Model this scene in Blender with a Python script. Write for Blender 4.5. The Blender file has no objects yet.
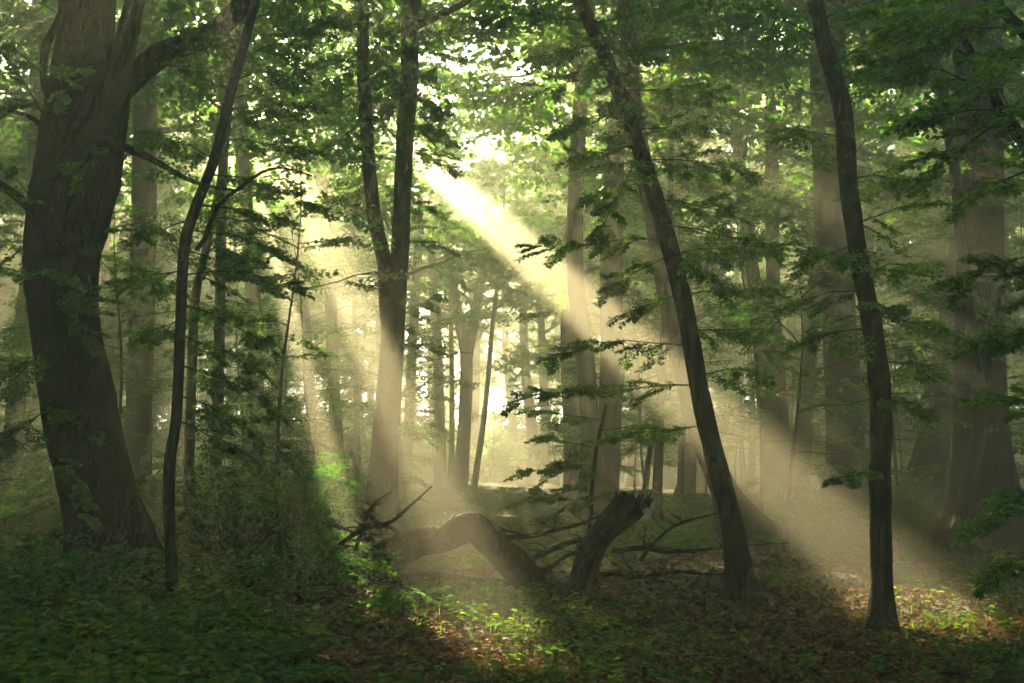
import bpy, math
import numpy as np
from mathutils import Vector
rng = np.random.default_rng(11)
S = bpy.context.scene
COL = S.collection
PI = math.pi
def nrm(a): return a / (np.linalg.norm(a, axis=-1, keepdims=True) + 1e-9)

# ------------------------------------------------------------------ camera
F, CX, CY, EYE = 1098.0, 512.0, 341.5, 1.6
PITCH = math.atan((450 - CY) / F)
cd = bpy.data.cameras.new('camera'); cam = bpy.data.objects.new('camera', cd); COL.objects.link(cam)
cam.location = (0, 0, EYE); cam.rotation_euler = (PI / 2 + PITCH, 0, 0)
cd.sensor_width = 36; cd.lens = F * 36 / 1024; cd.clip_end = 2000; cd.clip_start = 0.05
S.camera = cam

def ray(px, py):
    dx, dy = (px - CX) / F, (CY - py) / F
    return np.array([dx, math.cos(PITCH) - dy * math.sin(PITCH), math.sin(PITCH) + dy * math.cos(PITCH)])
def at(px, py, D):                      # photo pixel -> point at forward distance D
    r = ray(px, py); return np.array([0, 0, EYE]) + r * (D / r[1])
def gh(x, y):                           # height of the forest floor
    x = np.asarray(x, float); y = np.asarray(y, float)
    return (0.07 * np.sin(x * .45 + 1.3) * np.cos(y * .38) + 0.045 * np.sin(x * 1.3 + y * .9) * np.sin(y * 1.1 - x * .4)
            + 0.02 * np.sin(x * 3.1 + 1) * np.sin(y * 2.7) + 0.28 * np.exp(-((x + 5.5) ** 2 + (y - 13) ** 2) / 14)
            + 0.25 * np.exp(-((x - 8) ** 2 + (y - 27) ** 2) / 40) - 0.04)
def on_ground(px, py):
    r = ray(px, py); D = 12.0
    for _ in range(25):
        p = at(px, py, D); D *= (EYE - gh(p[0], D)) / max(EYE - p[2], 1e-3) if p[2] < EYE else 1
    return at(px, py, D)

# ------------------------------------------------------------------ sun
VP = (190, -52)                         # where the light shafts converge
SD = nrm(ray(*VP)); EL = math.asin(SD[2]); AZ = math.atan2(SD[0], SD[1])
UA = nrm(np.cross(SD, [0, 0, 1.0])); VA = np.cross(UA, SD)
def uv(P):
    Q = P - np.array([0, 0, EYE]); return Q @ UA, Q @ VA
def wob(u, v, s, seed):
    r = np.random.default_rng(seed); o = 0
    for k in range(6):
        a = r.uniform(0, 2 * PI); f = s * r.uniform(.7, 1.6)
        o = o + np.sin(f * (u * math.cos(a) + v * math.sin(a)) + r.uniform(0, 6.3))
    return o / 2.4
# gaps in the canopy: each lets one shaft down to the floor at this photo pixel  (px, py, half width, half height, margin)
GAPS = []                               # capsules on the sun plane: ends and half width
for (xa, ya, xb, yb, w) in [
    (481, 616, 502, 664, .19), (361, 584, 374, 614, .09), (546, 620, 552, 634, .07), (588, 628, 592, 636, .04), (418, 610, 436, 634, .05),     # steep pair onto the lit floor
    (888, 580, 955, 632, .31), (1010, 560, 1016, 566, .06), (1075, 568, 1080, 572, .05), (990, 636, 994, 640, .05), (428, 528, 428, 528, .08), (505, 516, 508, 516, .10), (560, 512, 562, 512, .16), (735, 508, 735, 508, .14), (905, 500, 905, 500, .18)]:   # long shaft to the right, thin ones above it
    GAPS.append((*map(float, uv(on_ground(xa, ya))), *map(float, uv(on_ground(xb, yb))), w))
for (px, py, D, w) in [(8, 60, 40, .3), (34, 40, 40, .2), (578, 142, 26, .10), (640, 128, 26, .09), (715, 235, 26, .10)]:
    p = uv(at(px, py, D)); GAPS.append((*map(float, p), *map(float, p), w))
V_BACK = float(uv(np.array([0, 38.0, 0.]))[1])          # shafts below this land in the open wood behind
def lit_gap(P, back=True):
    u, v = uv(P); m = np.zeros(len(P), bool)
    for i, (a, b, a2, b2, w) in enumerate(GAPS):
        w = w * 1.15 + .1; ex, ey = a2 - a, b2 - b; ll = ex * ex + ey * ey + 1e-9
        t = np.clip(((u - a) * ex + (v - b) * ey) / ll, 0, 1); d = np.hypot(u - a - t * ex, v - b - t * ey) / w
        near = d < 1.4
        if near.any(): m[near] |= d[near] < 1 + .22 * wob(u[near], v[near], 4.0, i) + .2 * wob(u[near], v[near], 13., i + 50)
    if not back: return m
    back = v < V_BACK + .8 * wob(u, v, .5, 77)
    open_ = np.exp(-((u - 16.0) / 4.0) ** 4)                 # the wood is thinner behind the forked tree
    m |= (v < -7.6 + .5 * wob(u, v, .8, 66)) & (wob(u, v, 2.4, 55) + .6 * wob(u, v, 7., 56) > 1.1 + .8 * np.exp(-((u - 6.0) / 8.0) ** 4))      # dappled openings further back
    m |= back & (wob(u, v, 1.3, 91) > 1.2 - 1.85 * open_)
    return m

# ------------------------------------------------------------------ materials
def nodes(name):
    m = bpy.data.materials.new(name); m.use_nodes = True
    nt = m.node_tree; nt.nodes.clear(); return m, nt
def N(nt, t, **kw):
    n = nt.nodes.new(t)
    for k, v in kw.items():
        if k.startswith('i_'):
            n.inputs[k[2:].replace('_', ' ')].default_value = v
        else: setattr(n, k, v)
    return n
def ramp(nt, stops):
    r = nt.nodes.new('ShaderNodeValToRGB'); e = r.color_ramp.elements
    while len(e) < len(stops): e.new(.5)
    for el, (p, c) in zip(e, stops): el.position = p; el.color = (*c, 1)
    return r
def leaf_mat(name, cols, trans, tmul=1.6, gloss=.04, rough=.45):
    m, nt = nodes(name); L = nt.links
    g = N(nt, 'ShaderNodeNewGeometry'); tc = N(nt, 'ShaderNodeTexCoord')
    no = N(nt, 'ShaderNodeTexNoise', i_Scale=.9, i_Detail=2.0); L.new(tc.outputs['Object'], no.inputs['Vector'])
    mx = N(nt, 'ShaderNodeMath', operation='MULTIPLY_ADD'); L.new(g.outputs['Random Per Island'], mx.inputs[0]); mx.inputs[1].default_value = .7
    sb = N(nt, 'ShaderNodeMath', operation='MULTIPLY_ADD'); L.new(no.outputs['Fac'], sb.inputs[0]); sb.inputs[1].default_value = .8; sb.inputs[2].default_value = -.25
    L.new(sb.outputs[0], mx.inputs[2])
    r = ramp(nt, cols); L.new(mx.outputs[0], r.inputs['Fac'])
    d = N(nt, 'ShaderNodeBsdfDiffuse'); L.new(r.outputs[0], d.inputs['Color'])
    tcol = N(nt, 'ShaderNodeVectorMath', operation='MULTIPLY'); tcol.inputs[1].default_value = (tmul * 1.15, tmul * 1.12, tmul * .45)
    L.new(r.outputs[0], tcol.inputs[0])
    t = N(nt, 'ShaderNodeBsdfTranslucent'); L.new(tcol.outputs[0], t.inputs['Color'])
    ms = N(nt, 'ShaderNodeMixShader'); ms.inputs[0].default_value = trans
    L.new(d.outputs[0], ms.inputs[1]); L.new(t.outputs[0], ms.inputs[2])
    gl = N(nt, 'ShaderNodeBsdfGlossy', i_Roughness=rough); gl.inputs['Color'].default_value = (.8, .85, .8, 1)
    m2 = N(nt, 'ShaderNodeMixShader'); m2.inputs[0].default_value = gloss
    L.new(ms.outputs[0], m2.inputs[1]); L.new(gl.outputs[0], m2.inputs[2])
    o = N(nt, 'ShaderNodeOutputMaterial'); L.new(m2.outputs[0], o.inputs['Surface'])
    return m
def bark_mat(name, c0, c1, c2, scale=7., moss=.0, bump=.5, zs=.22):
    m, nt = nodes(name); L = nt.links
    tc = N(nt, 'ShaderNodeTexCoord'); mp = N(nt, 'ShaderNodeMapping'); mp.inputs['Scale'].default_value = (1, 1, zs)
    L.new(tc.outputs['Object'], mp.inputs['Vector'])
    n1 = N(nt, 'ShaderNodeTexNoise', i_Scale=scale, i_Detail=7.0, i_Roughness=.65, i_Distortion=.6); L.new(mp.outputs[0], n1.inputs['Vector'])
    v1 = N(nt, 'ShaderNodeTexVoronoi', i_Scale=scale * 2.2, feature='DISTANCE_TO_EDGE'); L.new(mp.outputs[0], v1.inputs['Vector'])
    n2 = N(nt, 'ShaderNodeTexNoise', i_Scale=1.3, i_Detail=4.0); L.new(tc.outputs['Object'], n2.inputs['Vector'])
    r = ramp(nt, [(.3, c0), (.55, c1), (.75, c2)]); L.new(n1.outputs['Fac'], r.inputs['Fac'])
    mr = ramp(nt, [(.5, (0, 0, 0)), (.68, (moss,) * 3)]); L.new(n2.outputs['Fac'], mr.inputs['Fac'])
    mix = N(nt, 'ShaderNodeMix', data_type='RGBA'); L.new(mr.outputs[0], mix.inputs[0]); L.new(r.outputs[0], mix.inputs[6]); mix.inputs[7].default_value = (.035, .055, .018, 1)
    ad = N(nt, 'ShaderNodeMath', operation='MULTIPLY_ADD'); L.new(v1.outputs['Distance'], ad.inputs[0]); ad.inputs[1].default_value = .8; L.new(n1.outputs['Fac'], ad.inputs[2])
    b = N(nt, 'ShaderNodeBump', i_Strength=bump, i_Distance=.05); L.new(ad.outputs[0], b.inputs['Height'])
    p = N(nt, 'ShaderNodeBsdfPrincipled', i_Roughness=.9); p.inputs['Specular IOR Level'].default_value = .15
    L.new(mix.outputs[2], p.inputs['Base Color']); L.new(b.outputs[0], p.inputs['Normal'])
    o = N(nt, 'ShaderNodeOutputMaterial'); L.new(p.outputs[0], o.inputs['Surface']); return m

LEAF = leaf_mat('beech_leaf', [(.1, (.014, .06, .008)), (.5, (.032, .11, .011)), (.85, (.07, .15, .012)), (1, (.15, .18, .014))], .6, tmul=2.7)
FARLEAF = leaf_mat('canopy_leaf', [(.1, (.02, .08, .012)), (.5, (.042, .14, .015)), (1, (.11, .19, .018))], .6, tmul=2.4)
BUSHLEAF = leaf_mat('shrub_leaf', [(.1, (.020, .09, .020)), (.5, (.040, .15, .028)), (1, (.085, .20, .035))], .5, gloss=.02, rough=.6)
HERB = leaf_mat('herb_leaf', [(.1, (.018, .09, .012)), (.5, (.055, .14, .016)), (1, (.15, .18, .018))], .5, gloss=.012, rough=.6)
DRYLEAF = leaf_mat('dry_leaf', [(.05, (.036, .018, .008)), (.4, (.11, .056, .024)), (.7, (.18, .095, .042)), (1, (.28, .19, .10))], .15, tmul=1.0, gloss=.006, rough=.7)
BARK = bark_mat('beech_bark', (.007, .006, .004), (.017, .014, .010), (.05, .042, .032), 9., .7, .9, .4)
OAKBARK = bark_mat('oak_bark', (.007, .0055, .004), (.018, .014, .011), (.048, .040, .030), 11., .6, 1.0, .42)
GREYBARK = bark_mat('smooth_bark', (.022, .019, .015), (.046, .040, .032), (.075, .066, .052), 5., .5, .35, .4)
DEADWOOD = bark_mat('dead_wood', (.006, .004, .003), (.014, .010, .007), (.034, .025, .018), 8., .6, .9, .6)
TWIG = bark_mat('twig_bark', (.02, .016, .012), (.04, .032, .024), (.06, .05, .04), 12., 0, .2)
RAWWOOD = bark_mat('splintered_wood', (.04, .026, .016), (.09, .06, .035), (.15, .10, .06), 14., .1, .8)

def ground_mat():
    m, nt = nodes('forest_floor'); L = nt.links
    tc = N(nt, 'ShaderNodeTexCoord')
    vo = N(nt, 'ShaderNodeTexVoronoi', i_Scale=16.0); L.new(tc.outputs['Object'], vo.inputs['Vector'])
    no = N(nt, 'ShaderNodeTexNoise', i_Scale=.55, i_Detail=5.0); L.new(tc.outputs['Object'], no.inputs['Vector'])
    n3 = N(nt, 'ShaderNodeTexNoise', i_Scale=30.0, i_Detail=6.0); L.new(tc.outputs['Object'], n3.inputs['Vector'])
    sp = N(nt, 'ShaderNodeSeparateColor'); L.new(vo.outputs['Color'], sp.inputs[0])
    r = ramp(nt, [(0, (.022, .014, .009)), (.5, (.06, .034, .02)), (.85, (.10, .058, .034)), (1, (.15, .10, .065))]); L.new(sp.outputs[0], r.inputs['Fac'])
    gr = ramp(nt, [(.46, (0, 0, 0)), (.6, (.75, .75, .75))]); L.new(no.outputs['Fac'], gr.inputs['Fac'])
    mix = N(nt, 'ShaderNodeMix', data_type='RGBA'); L.new(gr.outputs[0], mix.inputs[0]); L.new(r.outputs[0], mix.inputs[6]); mix.inputs[7].default_value = (.03, .05, .014, 1)
    ad = N(nt, 'ShaderNodeMath', operation='ADD'); L.new(vo.outputs['Distance'], ad.inputs[0]); L.new(n3.outputs['Fac'], ad.inputs[1])
    b = N(nt, 'ShaderNodeBump', i_Strength=.8, i_Distance=.04); L.new(ad.outputs[0], b.inputs['Height'])
    p = N(nt, 'ShaderNodeBsdfPrincipled', i_Roughness=.9); L.new(mix.outputs[2], p.inputs['Base Color']); L.new(b.outputs[0], p.inputs['Normal'])
    o = N(nt, 'ShaderNodeOutputMaterial'); L.new(p.outputs[0], o.inputs['Surface']); return m
GROUND = ground_mat()

# ------------------------------------------------------------------ mesh helpers
def build(name, chunks, mats, parent=None, origin=None, smooth=True):
    """chunks: (verts Nx3, faces Mxk, material index)."""
    chunks = [c for c in chunks if len(c[0]) and len(c[1])]
    org = np.zeros(3) if origin is None else np.asarray(origin, float)
    V = np.concatenate([c[0] for c in chunks]) - org if chunks else np.zeros((0, 3))
    off = 0; loops = []; starts = []; tot = []; mi = []; ls = 0
    for v, f, m in chunks:
        k = f.shape[1]; loops.append((f + off).ravel()); starts.append(ls + np.arange(len(f)) * k)
        tot.append(np.full(len(f), k)); mi.append(np.full(len(f), m)); ls += f.size; off += len(v)
    me = bpy.data.meshes.new(name)
    if chunks:
        loops = np.concatenate(loops).astype(np.int32); starts = np.concatenate(starts).astype(np.int32)
        tot = np.concatenate(tot).astype(np.int32); mi = np.concatenate(mi).astype(np.int32)
        me.vertices.add(len(V)); me.vertices.foreach_set('co', V.astype(np.float32).ravel())
        me.loops.add(len(loops)); me.loops.foreach_set('vertex_index', loops)
        me.polygons.add(len(starts)); me.polygons.foreach_set('loop_start', starts); me.polygons.foreach_set('loop_total', tot)
        me.polygons.foreach_set('material_index', mi)
        me.polygons.foreach_set('use_smooth', np.full(len(starts), smooth))
        me.update(calc_edges=True)
    for m in mats: me.materials.append(m)
    o = bpy.data.objects.new(name, me); COL.objects.link(o)
    if parent is not None: o.parent = parent
    else: o.location = org
    return o
def thing(name, label, cat, loc, group=None):
    o = bpy.data.objects.new(name, None); COL.objects.link(o); o.location = loc; o.empty_display_size = .2
    o['label'] = label; o['category'] = cat
    if group: o['group'] = group
    return o
def tag(o, label=None, cat=None, group=None, kind=None):
    for k, v in (('label', label), ('category', cat), ('group', group), ('kind', kind)):
        if v: o[k] = v
    return o

def smooth_path(P, R, step):
    P = np.asarray(P, float); R = np.asarray(R, float)
    Q = np.vstack([2 * P[0] - P[1], P, 2 * P[-1] - P[-2]]); op, orr = [], []
    for i in range(len(P) - 1):
        n = max(2, int(np.linalg.norm(P[i + 1] - P[i]) / step))
        t = np.arange(n)[:, None] / n
        a, b, c, d = Q[i], Q[i + 1], Q[i + 2], Q[i + 3]
        op.append(.5 * (2 * b + (c - a) * t + (2 * a - 5 * b + 4 * c - d) * t ** 2 + (3 * b - a - 3 * c + d) * t ** 3))
        orr.append(R[i] + (R[i + 1] - R[i]) * t[:, 0])
    return np.vstack(op + [P[-1:]]), np.concatenate(orr + [R[-1:]])
def tube(P, R, k=8, rough=0., lobes=0., seed=0, cap=True):
    P = np.asarray(P, float); R = np.asarray(R, float); n = len(P)
    T = nrm(np.gradient(P, axis=0)); ref = np.array([.31, .95, .05]) if abs(T[0][2]) > .6 else np.array([0.1, 0.05, 1.])
    A = nrm(np.cross(T, ref)); B = np.cross(T, A)
    th = np.arange(k) / k * 2 * PI
    rad = np.repeat(R[:, None], k, 1)
    if rough or lobes:
        r = np.random.default_rng(seed); s = np.concatenate([[0], np.cumsum(np.linalg.norm(np.diff(P, axis=0), axis=1))])
        w = 0
        for q in range(5):
            m = q + 2; w = w + np.sin(m * th[None, :] + r.uniform(0, 6) + (r.uniform(-1, 1) * 1.2) * s[:, None] / max(R.max() * 3, .2)) / (1 + q * .5)
        w2 = np.sin(s[:, None] * 3.1 / max(R.max() * 2, .1) + 2 * th[None, :] + r.uniform(0, 6)) + r.normal(0, .35, (n, k))
        rad = rad * (1 + rough * (.5 * w + .4 * w2))
        if lobes:
            h = np.clip(1 - s / (lobes * R[0] * 2.2), 0, 1)[:, None] ** 2
            ph = r.uniform(0, 6); rad = rad * (1 + h * (.32 if lobes < 1.35 else .62) * (1 + .8 * np.sin(5 * th[None, :] + ph) + .4 * np.sin(3 * th[None, :] + 2 * ph)))
    V = P[:, None, :] + rad[..., None] * (np.cos(th)[None, :, None] * A[:, None, :] + np.sin(th)[None, :, None] * B[:, None, :])
    i = np.arange(n - 1)[:, None] * k; j = np.arange(k)[None, :]; j2 = (j + 1) % k
    Fq = np.stack([i + j, i + j2, i + k + j2, i + k + j], -1).reshape(-1, 4)
    V = V.reshape(-1, 3)
    if cap:
        tip = np.vstack([V[(n - 1) * k:], P[-1] + T[-1] * R[-1] * .3]); jj = np.arange(k)
        return [(V, Fq), (tip, np.stack([jj, (jj + 1) % k, np.full(k, k)], -1))]
    return [(V, Fq)]
def tubes(P, R, m=0, **kw): return [(v, f, m) for v, f in tube(P, R, **kw)]

LEAF6 = np.array([[0, 0], [.28, .36], [.66, .40], [1, 0], [.66, -.40], [.28, -.36]])     # along, across
def leaves(P, A, Nn, size, fine=True, asp=.62):
    """leaf blades folded along the midrib; P base, A axis, Nn normal"""
    n = len(P)
    if n == 0: return (np.zeros((0, 3)), np.zeros((0, 4), int))
    A = nrm(A); B = nrm(np.cross(Nn, A)); Z = np.cross(A, B); size = np.asarray(size).reshape(-1, 1, 1) * np.ones((n, 1, 1))
    shp = LEAF6 if fine else np.array([[0, 0], [.5, .46], [1, 0], [.5, -.46]])
    al = shp[:, 0][None, :, None]; ac = shp[:, 1][None, :, None] * asp * 2 * .62
    lift = np.abs(ac) * .35 - al ** 2 * .16
    V = P[:, None, :] + size * (al * A[:, None, :] + ac * B[:, None, :] + lift * Z[:, None, :])
    k = len(shp); b = np.arange(n)[:, None] * k
    Fq = np.concatenate([b + np.array([[0, 1, 2, 3]]), b + np.array([[0, 3, 4, 5]])]) if fine else np.concatenate([b + np.array([[0, 1, 2]]), b + np.array([[0, 2, 3]])])
    return V.reshape(-1, 3), Fq

def spray_proto(seed, nside=9, per=6, spread=.42):
    """flat beech spray in a unit frame: x along, y across, z up -> leaf bases, axes, normals, twig segments"""
    r = np.random.default_rng(seed); P, A, Nn, seg = [], [], [], []
    def along(p0, d, L, k):
        d = d / np.linalg.norm(d); prev = p0
        for i in range(k):
            t = (i + .6) / k; p = p0 + d * L * t + np.array([0, 0, -.10 * L * t * t])
            s = 1 if i % 2 else -1
            perp = np.array([-d[1], d[0], 0]) * s
            ax = d * r.uniform(.35, .8) + perp * r.uniform(.6, 1) + np.array([0, 0, r.normal(-.12, .22)])
            P.append(p); A.append(ax); Nn.append(np.array([r.normal(0, .28), r.normal(0, .28), 1]))
        P.append(p0 + d * L); A.append(d + r.normal(0, .15, 3)); Nn.append(np.array([r.normal(0, .2), r.normal(0, .2), 1]))
        seg.append((p0, p0 + d * L * .5 + np.array([0, 0, -.02 * L]), p0 + d * L + np.array([0, 0, -.10 * L])))
    curve = r.uniform(-.12, .12)
    def main(t): return np.array([t, curve * t * t, -.14 * t * t])
    seg.append((main(0), main(.5), main(1)))
    for i in range(nside):
        t = .12 + .85 * (i + r.uniform(-.2, .2)) / nside; s = 1 if i % 2 else -1
        L = spread * (1.05 - .75 * t) * r.uniform(.7, 1.2) * (.55 + min(1, t * 3) * .45)
        ang = r.uniform(.55, .95)
        along(main(t), np.array([math.cos(ang), s * math.sin(ang), r.normal(0, .10)]), L, max(2, int(per * L / spread + .5)))
    along(main(.7), np.array([1, .2 * curve, -.2]), .3, per // 2 + 1)
    return np.array(P), np.array(A), np.array(Nn), np.array(seg)
PROTO = [spray_proto(100 + i) for i in range(10)]
PROTO_FINE = [spray_proto(200 + i, nside=13, per=8) for i in range(8)]
PROTO_FAR = [spray_proto(300 + i, nside=10, per=7, spread=.5) for i in range(8)]

def frame(d, roll=0.):
    d = d / np.linalg.norm(d); y = np.cross([0, 0, 1.], d); y = y / (np.linalg.norm(y) + 1e-6); z = np.cross(d, y)
    c, s = math.cos(roll), math.sin(roll); return np.stack([d, c * y + s * z, -s * y + c * z], 1)      # columns
def put(proto, p, d, L, roll=0.):
    P, A, Nn, seg = proto; M = frame(d, roll)
    return p + (P * L) @ M.T, A @ M.T, Nn @ M.T, p + (seg * L) @ M.T
def seg_tubes(seg, r0, m=0):
    """thin three-sided twigs for many 3-point segments at once"""
    seg = np.asarray(seg); n = len(seg)
    if n == 0: return []
    th = np.arange(3) / 3 * 2 * PI; d = nrm(seg[:, 2] - seg[:, 0]); a = nrm(np.cross(d, [.02, .03, 1.])); b = np.cross(d, a)
    r0 = np.asarray(r0).reshape(-1, 1, 1, 1) * np.array([1, .75, .35])[None, :, None, None]
    V = seg[:, :, None, :] + r0 * (np.cos(th)[None, None, :, None] * a[:, None, None, :] + np.sin(th)[None, None, :, None] * b[:, None, None, :])
    q = []
    for i in range(2):
        for j in range(3):
            q.append([i * 3 + j, i * 3 + (j + 1) % 3, i * 3 + 3 + (j + 1) % 3, i * 3 + 3 + j])
    Fq = (np.arange(n)[:, None, None] * 9 + np.array(q)[None]).reshape(-1, 4)
    return [(V.reshape(-1, 3), Fq, m)]

def leafy_branch(p0, p1, r0, leaf=.075, fan=.55, sag=.06, gap=.15, seed=0, protos=None, carve=False, fine=True, thin=1.0, side=None):
    """one branch with wood (material 0) and flat leafy sprays (material 1)"""
    r = np.random.default_rng(seed); p0 = np.asarray(p0, float); p1 = np.asarray(p1, float); d = p1 - p0; L = np.linalg.norm(d)
    t = np.linspace(0, 1, max(5, int(L / .3)))[:, None]
    lat = nrm(np.cross(d, [0, 0, 1.0])); ph = r.uniform(0, 6)
    path = p0 + d * t + np.array([0, 0, 1.]) * (sag * L * (4 * t * (1 - t)) * .5) + lat * (.07 * L * np.sin(t * 5 + ph)) * t + np.array([0, 0, .045 * L]) * np.sin(t * 7 + ph * 1.7) * t
    ch = tubes(path, r0 * (1 - .85 * t[:, 0]), 0, k=5)
    protos = protos or PROTO_FINE; LP, LA, LN, SG = [], [], [], []
    n = max(3, int(L / gap))
    for i in range(n):
        tt = .10 + .90 * (i + r.uniform(-.3, .3)) / n; tt = min(max(tt, .05), .99)
        q = np.array([np.interp(tt, t[:, 0], path[:, k]) for k in range(3)])
        s = 1 if i % 2 else -1
        fw = nrm(d / L * np.array([1, 1, .3])); perp = nrm(np.cross(fw, [0, 0, 1.])) * s
        a = r.uniform(.5, 1.05); dd = fw * math.cos(a) + perp * math.sin(a) + np.array([0, 0, r.normal(-.04, .12)])
        l = fan * (1.1 - .65 * tt) * r.uniform(.65, 1.2)
        if r.uniform() > thin: continue
        a_, b_, c_, d_ = put(protos[r.integers(len(protos))], q, dd + np.array([0, 0, r.normal(-.1, .22)]), l, r.normal(0, .38)); LP.append(a_); LA.append(b_); LN.append(c_); SG.append(d_)
    a_, b_, c_, d_ = put(protos[r.integers(len(protos))], path[-2], d + np.array([0, 0, -.1 * L]), fan * .8); LP.append(a_); LA.append(b_); LN.append(c_); SG.append(d_)
    LP = np.concatenate(LP); LA = np.concatenate(LA); LN = np.concatenate(LN); SG = np.concatenate(SG)
    sz = leaf * r.uniform(.65, 1.2, len(LP))
    keep = np.ones(len(LP), bool)
    if carve: keep = ~lit_gap(LP)
    v, f = leaves(LP[keep], LA[keep] + r.normal(0, .12, (keep.sum(), 3)), LN[keep], sz[keep], fine)
    ch.append((v, f, 1)); ch += seg_tubes(SG, max(.0022, min(.006, r0 * .3)), 0)
    return ch

def crown_chunks(path, rad, z0, z1, R, nl, ns, leaf, seed, slen=1.7, protos=PROTO_FAR, fine=False, rise=.35, low=.6):
    """limbs from the trunk with tiers of sprays; returns wood chunks, leaf chunks"""
    r = np.random.default_rng(seed); wood, LP, LA, LN, SG = [], [], [], [], []
    zs = path[:, 2]
    for i in range(nl):
        f = (i + r.uniform(0, 1)) / nl; z = z0 + (z1 - z0) * f
        z = min(z, zs[-1] - .05); q = np.array([np.interp(z, zs, path[:, k]) for k in range(3)]); rr = float(np.interp(z, zs, rad))
        az = i * 2.399 + r.uniform(-.5, .5); prof = (low + (1 - low) * math.sin(min(1, f * 1.6 + .15) * PI / 2)) * (1 - max(0, f - .6) * 1.5)
        L = max(.8, R * prof * r.uniform(.7, 1.15)); up = rise * r.uniform(.5, 1.4) + f * .4
        d = np.array([math.cos(az), math.sin(az), up]); d /= np.linalg.norm(d)
        t = np.linspace(0, 1, 7)[:, None]; bend = r.uniform(-.5, .5); lat = np.array([-math.sin(az), math.cos(az), 0])
        lp = q + d * L * t + lat * (bend * .25 * L * t ** 2) + np.array([0, 0, -.14 * L]) * t ** 2 + r.normal(0, .03 * L, (7, 3)) * t * (t < .98)
        if lit_gap(lp, False).sum() > 1: continue
        wood += tubes(lp, np.maximum(.012, min(rr * .5, .03 * L + .01) * (1 - .85 * t[:, 0])), 0, k=6, cap=False)
        for j in range(ns):
            tt = min(.99, .25 + .75 * (j + r.uniform(-.4, .4)) / ns); tt = max(tt, .12)
            p = np.array([np.interp(tt, t[:, 0], lp[:, k]) for k in range(3)]) + np.array([0, 0, r.normal(0, .22)])
            a = az + (1 if j % 2 else -1) * r.uniform(.3, 1.5)
            dd = np.array([math.cos(a), math.sin(a), r.normal(-.02, .2)])
            a_, b_, c_, d_ = put(protos[r.integers(len(protos))], p, dd, slen * r.uniform(.6, 1.15) * (1.1 - .3 * tt), r.normal(0, .3))
            LP.append(a_); LA.append(b_); LN.append(c_); SG.append(d_[:1])
    LP = np.concatenate(LP); LA = np.concatenate(LA); LN = np.concatenate(LN); SG = np.concatenate(SG)
    keep = ~lit_gap(LP); m = keep.sum()
    v, f = leaves(LP[keep], LA[keep] + r.normal(0, .2, (m, 3)), LN[keep] + r.normal(0, .3, (m, 3)), leaf * r.uniform(.6, 1.25, m), fine)
    SG = SG[~lit_gap(SG[:, 1], False)]
    return wood + seg_tubes(SG, .008, 0), [(v, f, 0)]

# ------------------------------------------------------------------ trees from the photograph
def trunk_path(pts, D, H, taper=.45, lean=None, step=.25, sink=.12, depth=0.):
    """pts: (px, py, width px) from the top down to the foot"""
    P, R = [], []
    for (px, py, w) in pts[::-1]:
        p = at(px, py, D); s = p[1] / ray(px, py)[1]; P.append(p); R.append(w * .5 * s / F * (.9 if (D > 17 or w > 60) else .96))
    P = np.array(P); R = np.array(R)
    P[:, 1] += depth * (P[:, 2] - P[0, 2])
    P[0, 2] = float(gh(P[0, 0], P[0, 1])) - sink
    top = P[-1]
    if H > top[2] + .5:
        d = P[-1] - P[-2]; d = d / max(d[2], .2); n = 4
        for i in range(1, n + 1):
            f = i / n; dz = (H - top[2]) * f
            P = np.vstack([P, top + np.array([d[0] * dz * (1 - .55 * f), d[1] * dz * .4, dz])]); R = np.append(R, R[len(pts) - 1] * (1 - (1 - .18) * f))
    return smooth_path(P, R, step)
TREES = {}; CROWNS = []
def named_tree(key, name, label, D, pts, H, crown=None, mat=BARK, k=14, rough=.06, lobes=2., step=.25, cat='tree', group=None, branches=(), depth=0., extra=(), leaf=.052):
    P, R = trunk_path(pts, D, H, step=step, depth=depth); base = P[0].copy()
    base[2] = float(gh(base[0], base[1]))
    root = thing(name, label, cat, base, group)
    seed = abs(hash_(key))
    ch = tubes(P, R, 0, k=k, rough=rough, lobes=lobes, seed=seed)
    build('trunk', ch, [mat], root, base)
    for (pp, D2) in extra:                                  # big limbs: list of (px,py,w)
        Q, r2 = [], []
        for (px, py, w) in pp:
            q = at(px, py, D2); Q.append(q); r2.append(w * .5 * q[1] / ray(px, py)[1] / F)
        Q, r2 = smooth_path(Q, r2, .12)
        build('limb', tubes(Q, r2, 0, k=10, rough=.08, seed=seed + len(pp)), [mat], root, base)
    if crown:
        if D > 17 and crown['R'] > 4: crown = crown | dict(nl=int(crown['nl'] * 1.45), ns=int(crown['ns'] * 1.35), leaf=crown['leaf'] + .045, R=crown['R'] + .5)
        w, l = crown_chunks(P, R, seed=seed, **crown)
        CROWNS.append([root, base, l])
        build('branches', w, [TWIG], root, base)
    for i, b in enumerate(branches):                         # (px0,py0,px1,py1, dD0, dD1, width px) low leafy branches
        x0, y0, x1, y1, d0, d1 = b[:6]; kw = b[6] if len(b) > 6 else {}
        kw = dict(leaf=leaf, seed=seed + i * 7) | kw
        r0 = kw.pop('r0', .010)
        build('leafy_branch', leafy_branch(at(x0, y0, D + d0), at(x1, y1, D + d1), r0, **kw), [TWIG, LEAF], root, base, smooth=False)
    TREES[key] = (root, P, R)
    return root
def hash_(s):
    h = 7
    for c in s: h = (h * 31 + ord(c)) % 100003
    return h


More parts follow.
